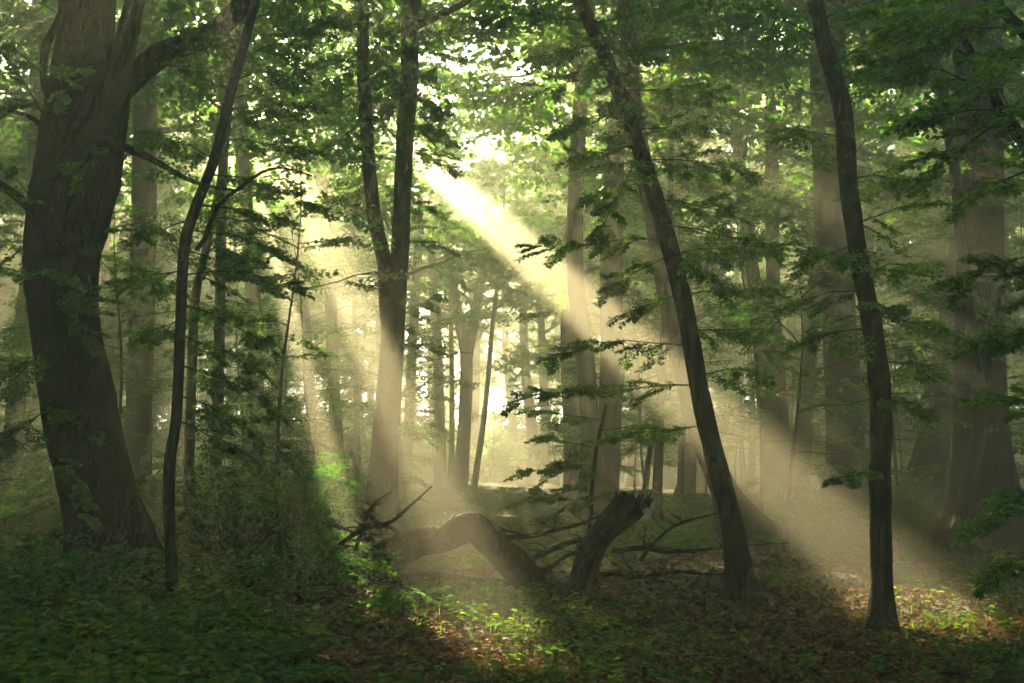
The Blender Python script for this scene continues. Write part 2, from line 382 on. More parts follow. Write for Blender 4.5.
# ------------------------------------------------------------------ named trees
cr = lambda z0, z1, R, nl, ns, leaf=.15, **k: dict(z0=z0, z1=z1, R=R, nl=nl, ns=ns, leaf=leaf) | k
D1 = 12.6
named_tree('oak', 'oak_tree', 'massive dark forked old tree with rugged bark, widest trunk at far left', D1,
    [(93, -60, 52), (90, 0, 52), (85, 60, 60), (80, 110, 70), (73, 160, 76), (66, 205, 80), (62, 275, 74), (66, 330, 74), (76, 390, 76), (86, 440, 78), (98, 490, 82), (110, 540, 86), (116, 578, 92)], 18,
    cr(7.4, 17.5, 6.8, 24, 15, .2), OAKBARK, k=28, rough=.09, lobes=1.3, step=.12,
    extra=[([(82, 275, 18), (90, 235, 30), (100, 180, 36), (110, 130, 31), (120, 70, 24), (131, 20, 20), (147, -60, 17)], D1 - .1),
           ([(100, 110, 26), (132, 78, 24), (165, 52, 22), (200, 40, 21), (228, 20, 20), (252, -8, 19), (290, -60, 15)], D1 + .25),
           ([(66, 118, 12), (50, 98, 9), (44, 78, 8), (46, 45, 8), (58, 22, 7), (62, 0, 7), (52, -40, 5)], D1 - .35),
           ([(95, 138, 11), (120, 146, 9), (150, 158, 7), (185, 178, 5), (212, 187, 4), (236, 190, 2)], D1 - .3),
           ([(45, 220, 16), (28, 206, 11), (8, 190, 9), (-30, 165, 6)], D1 - .35),
           ([(60, 150, 8), (35, 120, 5), (14, 112, 4), (-20, 100, 2)], D1 - .3)],
    branches=[(60, 290, 98, 345, -.5, -.9, dict(fan=.4)), (30, 262, 90, 310, -.7, -1.6, dict(fan=.55)), (20, 250, -60, 330, -.6, -1.0, {}), (52, 455, 88, 492, -.5, -.8, dict(fan=.3)), (60, 490, 96, 520, -.5, -.8, dict(fan=.3)),
              (45, 120, 12, 60, -.4, -.6, dict(fan=.35)), (40, 210, -5, 160, -.4, -.8, dict(fan=.4)), (50, 80, -10, 30, -.3, -.6, dict(fan=.4)), (86, 60, 60, 110, -.5, -.9, dict(fan=.3)), (48, 405, 96, 440, -.5, -.8, dict(fan=.3)),
              (150, 60, 200, 75, .3, .0, dict(fan=.4)), (210, 36, 250, 60, .3, .1, dict(fan=.4)), (30, 100, -20, 120, -.3, -.6, dict(fan=.4)), (110, 145, 70, 190, -.5, -.9, dict(fan=.3)), (48, 350, 0, 390, -.5, -.9, {}), (56, 400, 5, 450, -.4, -1.0, {})])

D2 = 10.9
named_tree('sapling', 'young_tree', 'thin crooked dark sapling standing just right of the massive forked tree', D2,
    [(275, -60, 8), (256, 0, 9), (237, 70, 10), (225, 115, 10), (214, 160, 11), (194, 212, 11), (184, 250, 11), (180, 341, 11), (176, 420, 11), (169, 470, 12), (171, 560, 12), (175, 608, 14)], 11,
    cr(6.6, 10.8, 2.4, 9, 6, .09, protos=PROTO, slen=1.0), BARK, k=10, rough=.05, lobes=1.5, step=.12,
    extra=[([(196, 250, 5), (205, 238, 5), (218, 206, 4), (240, 188, 4), (262, 172, 3), (285, 168, 2), (312, 176, 1.5)], D2 - .05)],
    branches=[(236, 80, 300, 62, 0, -.3, {}), (228, 110, 306, 106, .1, .5, {}), (221, 140, 318, 150, 0, -.2, {}), (210, 175, 322, 208, .1, .3, dict(sag=.12)), (198, 205, 290, 222, 0, .8, {}), (190, 230, 292, 262, 0, .2, dict(sag=.14)), (186, 250, 268, 285, .1, .9, {}),
              (184, 275, 305, 292, .1, -.1, dict(sag=.16)), (182, 305, 270, 345, .1, .6, dict(sag=.1)), (181, 335, 262, 372, 0, .3, {}), (180, 365, 282, 420, 0, .4, dict(sag=.15)), (178, 395, 298, 478, .1, .2, dict(sag=.2)), (176, 420, 240, 452, .1, .7, {}),
              (215, 160, 150, 130, 0, .5, {}), (192, 220, 132, 240, 0, .6, {}), (184, 270, 128, 285, .1, .8, {}), (182, 320, 150, 340, .1, 1, {}), (245, 40, 200, 30, 0, .5, {}), (240, 60, 330, 20, .2, 1.2, {}), (256, 0, 330, -10, .2, .6, {})])
named_tree('slim_a', 'slim_tree', 'slim dark stem close behind the thin crooked sapling, leaning right at the top', 19,
    [(235, 60, 7), (222, 170, 8), (206, 250, 9), (195, 300, 10), (191, 400, 11), (187, 505, 12)], 13, cr(7, 12.5, 2.6, 9, 6, .12), BARK, k=9, lobes=1.4,
    branches=[(206, 250, 260, 262, 0, .5, {}), (200, 280, 150, 290, 0, .6, {}), (192, 350, 250, 360, 0, .6, {}), (195, 300, 262, 330, 0, .6, {})])
named_tree('slim_b', 'slim_tree', 'straight mid-grey stem rising out of the shrubs, right of the thin crooked sapling', 21,
    [(226, 60, 10), (222, 200, 11), (220, 300, 12), (218, 400, 13), (213, 500, 15)], 15, cr(8, 14.5, 3, 10, 6, .13), GREYBARK, k=9, lobes=1.4,
    branches=[(220, 300, 270, 318, 0, .5, {}), (218, 390, 262, 402, 0, .5, {}), (219, 340, 170, 352, 0, .6, {})])
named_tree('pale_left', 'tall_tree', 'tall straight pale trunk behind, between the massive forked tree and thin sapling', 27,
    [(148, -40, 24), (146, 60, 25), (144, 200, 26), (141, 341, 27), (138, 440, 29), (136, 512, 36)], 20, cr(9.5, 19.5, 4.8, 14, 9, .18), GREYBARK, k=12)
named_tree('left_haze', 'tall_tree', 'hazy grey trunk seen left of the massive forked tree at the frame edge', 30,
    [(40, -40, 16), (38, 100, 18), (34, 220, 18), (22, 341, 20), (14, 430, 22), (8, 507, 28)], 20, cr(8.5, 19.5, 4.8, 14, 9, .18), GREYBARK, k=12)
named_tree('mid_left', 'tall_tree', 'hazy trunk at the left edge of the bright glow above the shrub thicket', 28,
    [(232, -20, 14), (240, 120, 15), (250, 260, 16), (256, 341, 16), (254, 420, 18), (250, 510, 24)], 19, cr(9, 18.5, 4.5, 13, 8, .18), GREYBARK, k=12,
    branches=[(258, 300, 300, 310, 0, .5, {}), (257, 360, 305, 380, 0, .5, {})])
D5 = 18.5
named_tree('fork', 'forked_tree', 'tall dark tree splitting into two upright stems behind the fallen log', D5,
    [(428, -60, 18), (413, 0, 19), (409, 80, 20), (404, 160, 20), (400, 250, 21), (393, 330, 25), (388, 400, 28), (384, 460, 30), (381, 510, 36), (380, 552, 46)], 19,
    cr(8.8, 18.5, 4.6, 16, 9, .16), BARK, k=16, rough=.05, lobes=1.6,
    extra=[([(390, 350, 14), (386, 300, 15), (384, 262, 15), (374, 215, 15), (368, 150, 14), (364, 80, 13), (362, 0, 12), (358, -80, 10)], D5 - .05)],
    branches=[(366, 120, 330, 150, 0, -.4, {}), (364, 60, 312, 66, 0, -.5, {}), (366, 90, 322, 108, 0, .5, {}), (370, 180, 335, 200, 0, .4, {}), (410, 50, 462, 62, 0, -.4, {}), (408, 90, 450, 150, -.2, -.7, dict(sag=.2)),
              (406, 120, 458, 178, -.1, -.5, dict(sag=.22)), (404, 150, 442, 165, 0, .4, {}), (412, 10, 470, 20, 0, -.3, {}), (402, 200, 436, 212, 0, .6, {}), (395, 320, 436, 296, 0, .4, {}), (392, 345, 440, 350, 0, -.4, {}),
              (410, 70, 380, 130, -.2, -.6, {}), (366, 40, 396, 90, -.2, -.6, {}), (364, 20, 336, 40, 0, -.4, {}), (388, 420, 428, 440, 0, -.3, {}), (386, 470, 420, 480, 0, .5, {}), (412, 30, 500, 50, 0, -1.5, {}), (400,240,450,250,0,.5,{}),
              (408, 100, 425, 160, -.3, -.9, {}), (364, 100, 352, 170, -.2, -.6, {}), (405, 60, 440, 120, -.4, -1.2, {})])
D6 = 12.3
named_tree('leaning', 'leaning_tree', 'dark slender tree leaning steeply to the left above the broken stump', D6,
    [(556, -60, 13), (580, 0, 14), (610, 70, 15), (640, 150, 16), (665, 230, 18), (685, 310, 19), (701, 400, 21), (718, 470, 22), (733, 530, 24), (743, 585, 32)], 13.5,
    cr(8.3, 13.3, 4.8, 17, 10, .12, protos=PROTO, slen=1.2), BARK, k=16, rough=.075, lobes=1.9, step=.08,
    branches=[(588, 20, 480, 20, 0, .3, {}), (600, 45, 530, 60, 0, -.4, {}), (612, 75, 540, 92, 0, .3, {}), (625, 110, 565, 130, 0, -.5, {}), (638, 145, 575, 160, 0, .3, {}), (650, 180, 590, 200, 0, -.4, {}), (663, 240, 522, 250, -.1, -.5, dict(sag=.05)),
              (668, 255, 612, 292, -.1, .4, {}), (680, 295, 628, 312, 0, .4, {}), (690, 345, 540, 352, .2, .9, {}), (696, 385, 512, 408, .2, .4, dict(sag=.08)), (706, 425, 600, 445, .2, .9, {}),
              (590, 25, 690, 5, 0, .3, {}), (605, 55, 700, 48, 0, -.4, {}), (618, 90, 720, 96, 0, .3, {}), (632, 130, 712, 128, 0, -.5, {}), (643, 160, 752, 170, 0, .4, {}), (655, 200, 738, 214, 0, -.5, {}), (662, 225, 835, 262, -.1, -.4, dict(sag=.06)),
              (670, 255, 780, 246, 0, .6, {}), (680, 295, 772, 290, 0, -.3, {}), (688, 330, 772, 335, 0, .5, {}), (697, 375, 762, 372, .1, .7, {}), (640, 150, 600, 240, -.2, -.8, {}), (596, 35, 620, 120, -.2, -.8, {}), (668,245,725,300,-.2,-.7,{})])
named_tree('leaning_back', 'leaning_tree', 'hazy thicker tree leaning parallel close behind the dark leaning tree', 20,
    [(622, -40, 18), (627, 20, 19), (633, 100, 19), (648, 190, 20), (664, 280, 21), (680, 360, 23), (700, 430, 26), (724, 490, 30), (750, 537, 46)], 18,
    cr(8.8, 17.5, 4.6, 14, 9, .16), BARK, k=14, lobes=1.8,
    branches=[(634, 110, 700, 100, 0, .5, {}), (630, 60, 570, 70, 0, .6, {}), (650, 200, 590, 210, 0, .6, {}), (640, 150, 690, 150, 0, .6, {}), (690, 400, 650, 420, 0, .6, {})])
named_tree('twin', 'twin_tree', 'grey-green twin trunks fused at the foot, directly behind the broken stump', 25,
    [(592, -40, 15), (584, 60, 16), (577, 160, 17), (575, 270, 19), (584, 350, 22), (590, 420, 23), (594, 480, 30), (598, 524, 56)], 19,
    cr(9.5, 18.5, 4.6, 14, 9, .17), GREYBARK, k=16, lobes=1.5,
    extra=[([(604, 522, 34), (607, 480, 26), (610, 420, 25), (612, 350, 25), (611, 280, 24), (614, 180, 20), (622, 60, 16), (630, -20, 12)], 25.2)],
    branches=[(578, 300, 520, 318, 0, .4, {}), (592, 420, 540, 438, 0, -.5, {}), (590, 390, 530, 392, 0, -.4, {}), (612, 330, 655, 345, 0, -.5, {}), (576, 280, 530, 282, 0, .5, {})])
named_tree('thin_b', 'slim_tree', 'thin upright stem in the haze between twin trunks and leaning tree', 23,
    [(668, 250, 8), (664, 330, 9), (661, 400, 10), (658, 470, 11), (656, 528, 13)], 11, cr(6, 10.5, 2.6, 8, 6, .13), BARK, k=8,
    extra=[([(644, 500, 7), (650, 450, 6), (657, 410, 6), (664, 370, 4)], 23.2)],
    branches=[(661, 400, 610, 400, 0, -.5, {}), (660, 430, 626, 452, 0, -.4, {})])
D8 = 15.5
named_tree('low_beech', 'young_beech', 'small bushy sapling with layered sprays in front of the twin trunks', D8,
    [(606, 405, 3), (598, 440, 4), (592, 490, 5), (588, 556, 6)], 2.4, None, TWIG, k=7, lobes=0, rough=.02,
    branches=[(600, 420, 530, 412, 0, -.3, {}), (594, 470, 514, 474, 0, -.4, dict(sag=.1)), (598, 450, 540, 438, 0, .3, {}), (592, 490, 520, 502, 0, -.2, dict(sag=.1)), (590, 500, 640, 488, 0, -.3, {}), (600, 430, 648, 428, 0, .2, {}), (591, 495, 545, 520, 0, -.6, {}), (594, 470, 560, 460, 0, -.8, {})])
D10 = 10.4
named_tree('right_thin', 'crooked_tree', 'near dark bare slender trunk with slight crooks, tallest thin stem at right', D10,
    [(808, -60, 16), (815, 0, 17), (828, 55, 18), (843, 110, 19), (849, 190, 19), (860, 265, 20), (873, 330, 21), (881, 400, 22), (880, 480, 22), (881, 560, 23), (882, 622, 30)], 13,
    cr(8.2, 12.8, 4.6, 16, 10, .11, protos=PROTO, slen=1.2), BARK, k=16, rough=.08, lobes=1.9, step=.07,
    branches=[(826, 40, 742, 6, 0, .4, {}), (832, 65, 905, 25, 0, -.4, {}), (836, 80, 910, 62, 0, .4, {}), (848, 180, 905, 178, 0, .6, {}), (852, 225, 915, 206, 0, -.3, {}), (856, 245, 800, 268, 0, -.4, {}), (861, 275, 920, 262, 0, .5, {}), (864, 290, 802, 300, 0, .3, {}),
              (869, 315, 945, 330, 0, -.3, {}), (872, 330, 806, 338, 0, -.3, {}), (877, 360, 930, 372, 0, .4, {}), (881, 400, 916, 412, -.1, -.5, dict(fan=.35)), (866, 300, 894, 312, -.1, -.6, dict(fan=.3)), (881, 470, 830, 482, 0, -.3, dict(fan=.25)), (846,140,790,128,0,.5,{}), (820,20,900,-8,0,-.5,{})])
named_tree('right_big', 'large_tree', 'large straight pale trunk in haze directly behind the near crooked slender trunk', 24.5,
    [(827, -60, 36), (828, 0, 37), (829, 100, 38), (832, 200, 38), (838, 300, 38), (843, 390, 39), (846, 450, 44), (849, 500, 56), (850, 530, 84)], 20,
    cr(9.5, 19.5, 5, 15, 9, .18), GREYBARK, k=20, lobes=1.0, rough=.04,
    branches=[(829, 90, 780, 100, 0, -.4, {}), (830, 180, 880, 186, 0, -.5, {}), (835, 260, 780, 268, 0, -.5, {})])
named_tree('right_pale', 'tall_tree', 'pale slim trunk peeping out right of the large straight hazy trunk', 38,
    [(860, 0, 15), (862, 150, 16), (868, 300, 17), (872, 400, 18), (874, 493, 24)], 20, cr(8, 19, 5, 13, 9, .2), GREYBARK, k=10)
for i, (pts, D) in enumerate([([(744, 200, 14), (756, 300, 15), (766, 400, 19), (780, 505, 30)], 31), ([(772, 180, 14), (774, 300, 15), (780, 410, 19), (785, 505, 26)], 31.4), ([(822, 220, 15), (812, 320, 17), (805, 410, 20), (793, 505, 30)], 31.2)]):
    named_tree('clump%d' % i, 'clump_tree', ['left-leaning stem of the three hazy stems spreading from one spot', 'upright middle stem of the three hazy stems spreading from one spot', 'right-leaning stem of the three hazy stems spreading from one spot'][i],
        D, pts, 18, cr(7.5, 17, 3.6, 11, 8, .18), BARK, k=10, group='three stems growing from one spot', lobes=1.4)
D13 = 19.5
named_tree('right_thick', 'large_tree', 'broad trunk with flared mossy foot near the right edge of the wood', D13,
    [(972, -60, 50), (975, 0, 50), (978, 100, 50), (980, 200, 50), (980, 300, 52), (980, 380, 56), (982, 440, 62), (984, 500, 74), (986, 546, 100)], 20,
    cr(8.5, 19.5, 5.4, 16, 9, .16), BARK, k=22, lobes=.9, rough=.05,
    branches=[(960, 240, 890, 232, -.5, -1, {}), (985, 300, 930, 282, -.6, -1.2, {}), (960, 330, 905, 350, -.4, -1, {}), (1000, 260, 1060, 280, 0, -.5, {}), (960, 180, 905, 190, -.3, -1, {}), (1000, 180, 1050, 170, -.3, -1, {}), (990, 100, 930, 110, -.5, -1, {})])
named_tree('right_side', 'crooked_tree', 'slender dark stem leaning against the front of the broad flared trunk', D13 - 1.2,
    [(922, -40, 11), (932, 30, 12), (942, 90, 12), (954, 165, 12), (961, 240, 12), (968, 310, 13), (977, 370, 14), (979, 430, 15), (968, 490, 18), (955, 556, 24)], 12,
    cr(7.4, 11.6, 3, 9, 7, .12), BARK, k=10, lobes=1.2,
    branches=[(950, 150, 890, 170, 0, -.3, {}), (940, 80, 870, 90, 0, -.5, {}), (956, 190, 1000, 200, 0, -.4, {}), (966, 290, 930, 300, 0, -.5, {}), (936, 50, 990, 50, 0, -.5, {})])
named_tree('right_lean', 'tall_tree', 'hazy trunk tilting right, between the slender near trunk and the broad flared one', 28,
    [(980, 100, 24), (966, 220, 26), (951, 330, 28), (940, 400, 31), (930, 460, 35), (921, 512, 46)], 19, cr(9, 18.5, 4.6, 13, 9, .18), GREYBARK, k=14)
# pale stems inside the glow
for i, (pts, D, H, lab) in enumerate([
    ([(432, 260, 9), (437, 340, 11), (440, 430, 12), (441, 500, 15)], 40, 16, 'pale stem in the bright glow just right of the forked tree'),
    ([(449, 220, 5), (451, 320, 5), (452, 420, 6), (450, 502, 7)], 38, 13, 'thinnest thread-like straight stem standing in the bright glow'),
    ([(448, 250, 9), (459, 320, 11), (466, 360, 14), (464, 430, 15), (459, 500, 20)], 37, 16, 'pale stem forking into a Y in the middle of the bright glow'),
    ([(500, 260, 5), (492, 330, 5), (486, 400, 6), (478, 460, 7), (472, 508, 9)], 33, 12, 'thin wavy stem leaning right inside the bright glow'),
    ([(322, 180, 12), (330, 290, 13), (333, 370, 14), (337, 450, 15), (341, 512, 20)], 30, 17, 'hazy stem crossed by the steep light shafts left of the forked tree'),
    ([(352, 200, 6), (355, 320, 6), (357, 430, 7), (358, 505, 9)], 33, 13, 'thin hazy stem between the shaft-lit stem and the forked tree'),
    ([(418, 250, 10), (412, 350, 11), (408, 440, 12), (404, 505, 15)], 35, 15, 'slim hazy stem touching the right side of the forked tree'),
    ([(300, 260, 10), (308, 350, 11), (312, 430, 12), (314, 505, 16)], 38, 16, 'faint pale stem at the left border of the bright glow'),
    ([(748, 330, 6), (752, 400, 7), (752, 460, 8), (750, 512, 10)], 34, 12, 'faint thin stem right of the leaning pair of trees'),
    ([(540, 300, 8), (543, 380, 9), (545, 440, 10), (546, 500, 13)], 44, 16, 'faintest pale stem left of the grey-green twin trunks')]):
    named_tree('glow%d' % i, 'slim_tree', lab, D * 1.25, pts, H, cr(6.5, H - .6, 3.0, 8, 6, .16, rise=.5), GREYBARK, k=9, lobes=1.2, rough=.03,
        extra=[([(466, 365, 11), (474, 320, 10), (482, 270, 9), (490, 200, 7)], 37 * 1.25)] if i == 2 else ())
# overhanging neighbour just outside the right edge
named_tree('overhang', 'tree', 'near overhanging tree with dark limbs and broad leaves reaching in at top right', 7.6,
    [(1150, -200, 30), (1140, 0, 34), (1130, 300, 38), (1124, 600, 46), (1122, 800, 60)], 13, cr(7.2, 12.6, 5, 18, 11, .11, protos=PROTO, slen=1.1), BARK, k=14,
    extra=[([(1136, 330, 15), (1080, 235, 13), (1030, 152, 12), (1002, 112, 11), (975, 60, 8), (955, 20, 6)], 7.6), ([(1138, 160, 14), (1070, 80, 12), (1020, 28, 11), (985, -10, 9), (950, -60, 6)], 7.8)],
    leaf=.06,
    branches=[(1000, 110, 905, 118, 0, -.4, {}), (990, 90, 898, 62, 0, .3, {}), (1010, 120, 935, 165, 0, -.3, {}), (1040, 165, 970, 200, 0, -.2, {}), (975, 60, 900, 20, 0, .1, {}), (960, 30, 878, 44, 0, .3, {}), (1020, 28, 950, 30, .2, -.2, {}), (1030, 150, 1000, 80, 0, -.5, {}), (1060, 70, 990, 50, .2, -.2, {}), (1000, 5, 930, -5, .2, .3, {}),
              (1120, 420, 1000, 395, 0, -.2, dict(sag=.02)), (1120, 470, 985, 520, 0, -.5, dict(sag=.1)), (1110, 300, 1010, 262, 0, .2, {}), (1110, 330, 985, 345, 0, .3, {}), (1120, 540, 1005, 562, 0, -.5, {}), (1110, 250, 960, 270, 0, .5, {}), (1118, 640, 1000, 650, 0, -.7, {})])

# ------------------------------------------------------------------ filler wood: pale trees deep in the haze and above the frame
taken = [(r.location.x, r.location.y) for r, _, _ in TREES.values()]
fr = np.random.default_rng(5); nfill = 0
spots = []
for Y in np.arange(23, 97, 6.6):
    for X in np.arange(-Y * .52 - 14, Y * .50 + 12, 6.4):
        spots.append((X + fr.uniform(-2, 2), Y + fr.uniform(-2, 2)))
for Y in np.arange(-16, 22, 6.2):
    for X in np.arange(-34, 35, 6.4):
        x, y = X + fr.uniform(-1.8, 1.8), Y + fr.uniform(-1.8, 1.8)
        if abs(x) > max(5, .47 * y + 5) or y < -6: spots.append((x, y))
for X, Y in spots:
    pxx = 512 + F * X / max(Y, .1)
    if any((X - a) ** 2 + (Y - b) ** 2 < 6 for a, b in taken): continue
    if Y < 30 and 0 < pxx < 1024 and Y > 0: continue
    if Y < 46 and Y > 29 and 450 < pxx < 535: continue
    if Y < 29 and 400 < pxx < 560 and Y > 0: continue
    h = fr.uniform(17, 20.4); lean = fr.normal(0, .035, 2); r0 = fr.uniform(.16, .42)
    zz = np.linspace(-.12, h, 9); P = np.stack([X + lean[0] * zz + .15 * np.sin(zz * .5 + X), Y + lean[1] * zz, zz + gh(X, Y)], 1)
    R = r0 * (1 - .8 * (zz / h).clip(0, 1)); P, R = smooth_path(P, R, .6)
    far = Y > 30
    if lit_gap(P[P[:, 2] > 3], False).sum() > 0 and Y < 56: continue
    root = thing('distant_tree', 'slim grey trunk half dissolved in the haze of the far wood' if far else 'tall tree of the surrounding wood with its crown above the picture', 'tree', (X, Y, float(gh(X, Y))),
                 'hazy trees of the far wood' if far else 'surrounding trees')
    base = np.array(root.location); base = np.array([X, Y, float(gh(X, Y))])
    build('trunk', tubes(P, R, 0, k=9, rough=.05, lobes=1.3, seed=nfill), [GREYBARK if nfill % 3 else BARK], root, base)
    mid = 330 < pxx < 580 and Y < 62
    cb = Y * .15 + 1.5 if mid else fr.uniform(3.6, 6.5) if Y > 34 else fr.uniform(6, 8)
    w, l = crown_chunks(P, R, cb, h - .4, fr.uniform(4.4, 5.6), 22 if 28 < Y < 62 else 19, 16 if 28 < Y < 62 else 12, .215, 900 + nfill)
    CROWNS.append([root, base, l])
    build('branches', w, [TWIG], root, base)
    nfill += 1
ur = np.random.default_rng(17); nu = 0
for Y in np.arange(19, 60, 3.2):
    for X in np.arange(-Y * .5 - 1, Y * .5 + 1, 4.2):
        x, y = X + ur.uniform(-1.8, 1.8), Y + ur.uniform(-1.5, 1.5); pxx = 512 + F * x / y
        if any((x - a) ** 2 + (y - b) ** 2 < 1.2 for a, b in taken) or (400 < pxx < 560 and y < 46) or (y < 23 and 330 < pxx < 720): continue
        h = ur.uniform(3.5, 8.5); zz = np.linspace(-.1, h, 7); q = ur.normal(0, .06, 2)
        P = np.stack([x + q[0] * zz + .1 * np.sin(zz + x), y + q[1] * zz, zz + gh(x, y)], 1); P, R = smooth_path(P, .045 * (1 - .85 * (zz / h).clip(0, 1)), .5)
        base = np.array([x, y, float(gh(x, y))])
        root = thing('understory_sapling', 'young leafy beech growing under the tall trunks in the hazy wood', 'sapling', base, 'leafy saplings of the understorey')
        build('trunk', tubes(P, R, 0, k=6, rough=.03), [BARK], root, base)
        w, l = crown_chunks(P, R, ur.uniform(.8, 2.2), h, ur.uniform(1.6, 2.6), 11, 5, .105, 5000 + nu, slen=1.05, rise=.12)
        if len(l[0][0]): build('crown', l, [FARLEAF], root, base, smooth=False)
        build('branches', w, [TWIG], root, base); nu += 1
print('fill trees', nfill, 'saplings', nu)

# leaf tufts added loose among the crowns to stop sun leaks between carved gaps
CS = .12; u0, u1, v0, v1 = -14.0, 40.0, float(V_BACK) - .5, 3.0; nu_, nv_ = int((u1 - u0) / CS), int((v1 - v0) / CS)
hit = np.zeros((nu_, nv_), int)
for root, base, l in CROWNS:
    V = l[0][0].reshape(-1, 4, 3).mean(1); V = V[V[:, 2] > 4.5]; u, v = uv(V)
    i, j = ((u - u0) / CS).astype(int), ((v - v0) / CS).astype(int); ok = (u > u0) & (v > v0) & (i < nu_) & (j < nv_)
    np.add.at(hit, (i[ok], j[ok]), 1)
gu, gv = np.meshgrid(u0 + np.arange(nu_) * CS, v0 + np.arange(nv_) * CS, indexing='ij')
I, J = np.nonzero(hit < np.where(gv > -7, 4, 2) + 6 * ((gu > -2.5) & (gu < 3.5) & (gv > -3.4) & (gv < 1))); u = u0 + (I + .5) * CS; v = v0 + (J + .5) * CS; pr = np.random.default_rng(3)
org = np.array([0, 0, EYE]) + u[:, None] * UA + v[:, None] * VA
tr = np.array([b for _, b, _ in CROWNS]); best = np.full(len(org), 1e9); pos = org.copy(); own = np.zeros(len(org), int)
for zt in np.arange(8, 18.5, .75):
    q = org + ((zt + pr.uniform(-.3, .3, len(org)) - org[:, 2]) / SD[2])[:, None] * SD
    for k0 in range(0, len(q), 4000):
        d = np.hypot(q[k0:k0 + 4000, None, 0] - tr[None, :, 0], q[k0:k0 + 4000, None, 1] - tr[None, :, 1]); d += (tr[None, :, 1] < 9) * 99
        m = d.argmin(1); dm = d[np.arange(len(m)), m] + pr.uniform(0, 2.2, len(m))
        bt = dm < best[k0:k0 + 4000]; ix = np.nonzero(bt)[0] + k0
        best[ix] = dm[bt]; pos[ix] = q[ix]; own[ix] = m[bt]
good = (best < 7.5) & ~lit_gap(pos); pos, own = pos[good], own[good]; print('tufts', len(pos))
for k, (root, base, l) in enumerate(CROWNS):
    P = np.repeat(pos[own == k], 6, 0); n = len(P)
    if n:
        P = P + pr.normal(0, .07, (n, 3)); a = pr.uniform(0, 6.3, n)
        P = P[~lit_gap(P)]; n = len(P); a = a[:n]
        v_, f_ = leaves(P, np.stack([np.cos(a), np.sin(a), pr.normal(-.5, .4, n)], 1), np.stack([pr.normal(0, .6, n), pr.normal(0, .6, n), np.ones(n)], 1), pr.uniform(.13, .24, n), False)
        l.append((v_, f_, 0))
    if sum(len(c_[0]) for c_ in l): build('crown', l, [FARLEAF], root, base, smooth=False)

# ------------------------------------------------------------------ forest floor
def axis(a, b, fa, fb, n1, n2, n3):
    return np.concatenate([np.linspace(a, fa, n1, endpoint=False), np.linspace(fa, fb, n2, endpoint=False), np.linspace(fb, b, n3)])
gx = axis(-70, 70, -16, 16, 26, 160, 27); gy = axis(-20, 102, 5, 36, 14, 150, 36)
XX, YY = np.meshgrid(gx, gy); ZZ = gh(XX, YY) + fr.normal(0, .008, XX.shape)
nx, ny = len(gx), len(gy); ii = (np.arange(ny - 1)[:, None] * nx + np.arange(nx - 1)[None]).ravel()
o = build('ground', [(np.stack([XX, YY, ZZ], -1).reshape(-1, 3), np.stack([ii, ii + 1, ii + nx + 1, ii + nx], -1), 0)], [GROUND]); tag(o, kind='structure')
def vis_points(n, y0, y1, seed, pad=1.08):
    """floor points spread evenly over the picture rather than over the floor"""
    r = np.random.default_rng(seed); out = []
    inv = r.uniform(1 / y1, 1 / y0, n) if True else 0
    Y = 1 / inv; X = r.uniform(-.47 * pad, .47 * pad, n) * Y
    return X, Y, r
def pxof(X, Y):
    P = np.stack([X, Y, gh(X, Y)], -1) - np.array([0, 0, EYE]); c, s = math.cos(PITCH), math.sin(PITCH)
    z = P[:, 1] * c + P[:, 2] * s; y = -P[:, 1] * s + P[:, 2] * c
    return CX + F * P[:, 0] / z, CY - F * y / z
# where green plants cover the floor (photo coordinates -> cover 0..1)
def cover(X, Y):
    px, py = pxof(X, Y); n = wob(X, Y, 1.6, 4)
    g = np.clip((330 - px) / 130, 0, 1)                                         # left green carpet
    g = np.maximum(g, .55 * np.exp(-((px - 480) / 130) ** 2 - ((py - 628) / 30) ** 2))   # sunlit patch in the middle
    g = np.maximum(g, .85 * ((py < 548) & (px > 640)))                           # green behind the leaning trees
    g = np.maximum(g, .8 * ((py < 570) & (px < 640)))
    g = np.maximum(g, .14 * np.exp(-((px - 950) / 70) ** 2 - ((py - 630) / 25) ** 2))
    g = np.maximum(g, .07)
    return np.clip(g + .3 * g ** .5 * n, 0, 1)
X, Y, r = vis_points(90000, 6.2, 44, 21)
keep = r.uniform(0, 1, len(X)) > cover(X, Y) * .75; X, Y = X[keep], Y[keep]; n = len(X)
P = np.stack([X, Y, gh(X, Y) + r.uniform(.004, .035, n)], 1); a = r.uniform(0, 2 * PI, n)
A = np.stack([np.cos(a), np.sin(a), r.normal(0, .3, n)], 1); Nn = np.stack([r.normal(0, .45, n), r.normal(0, .45, n), np.ones(n)], 1)
v, f = leaves(P, A, Nn, r.uniform(.04, .085, n), True, .65)
tag(build('leaf_litter', [(v, f, 0)], [DRYLEAF], smooth=False), 'brown fallen beech leaves carpeting the forest floor', 'leaf litter', kind='stuff')
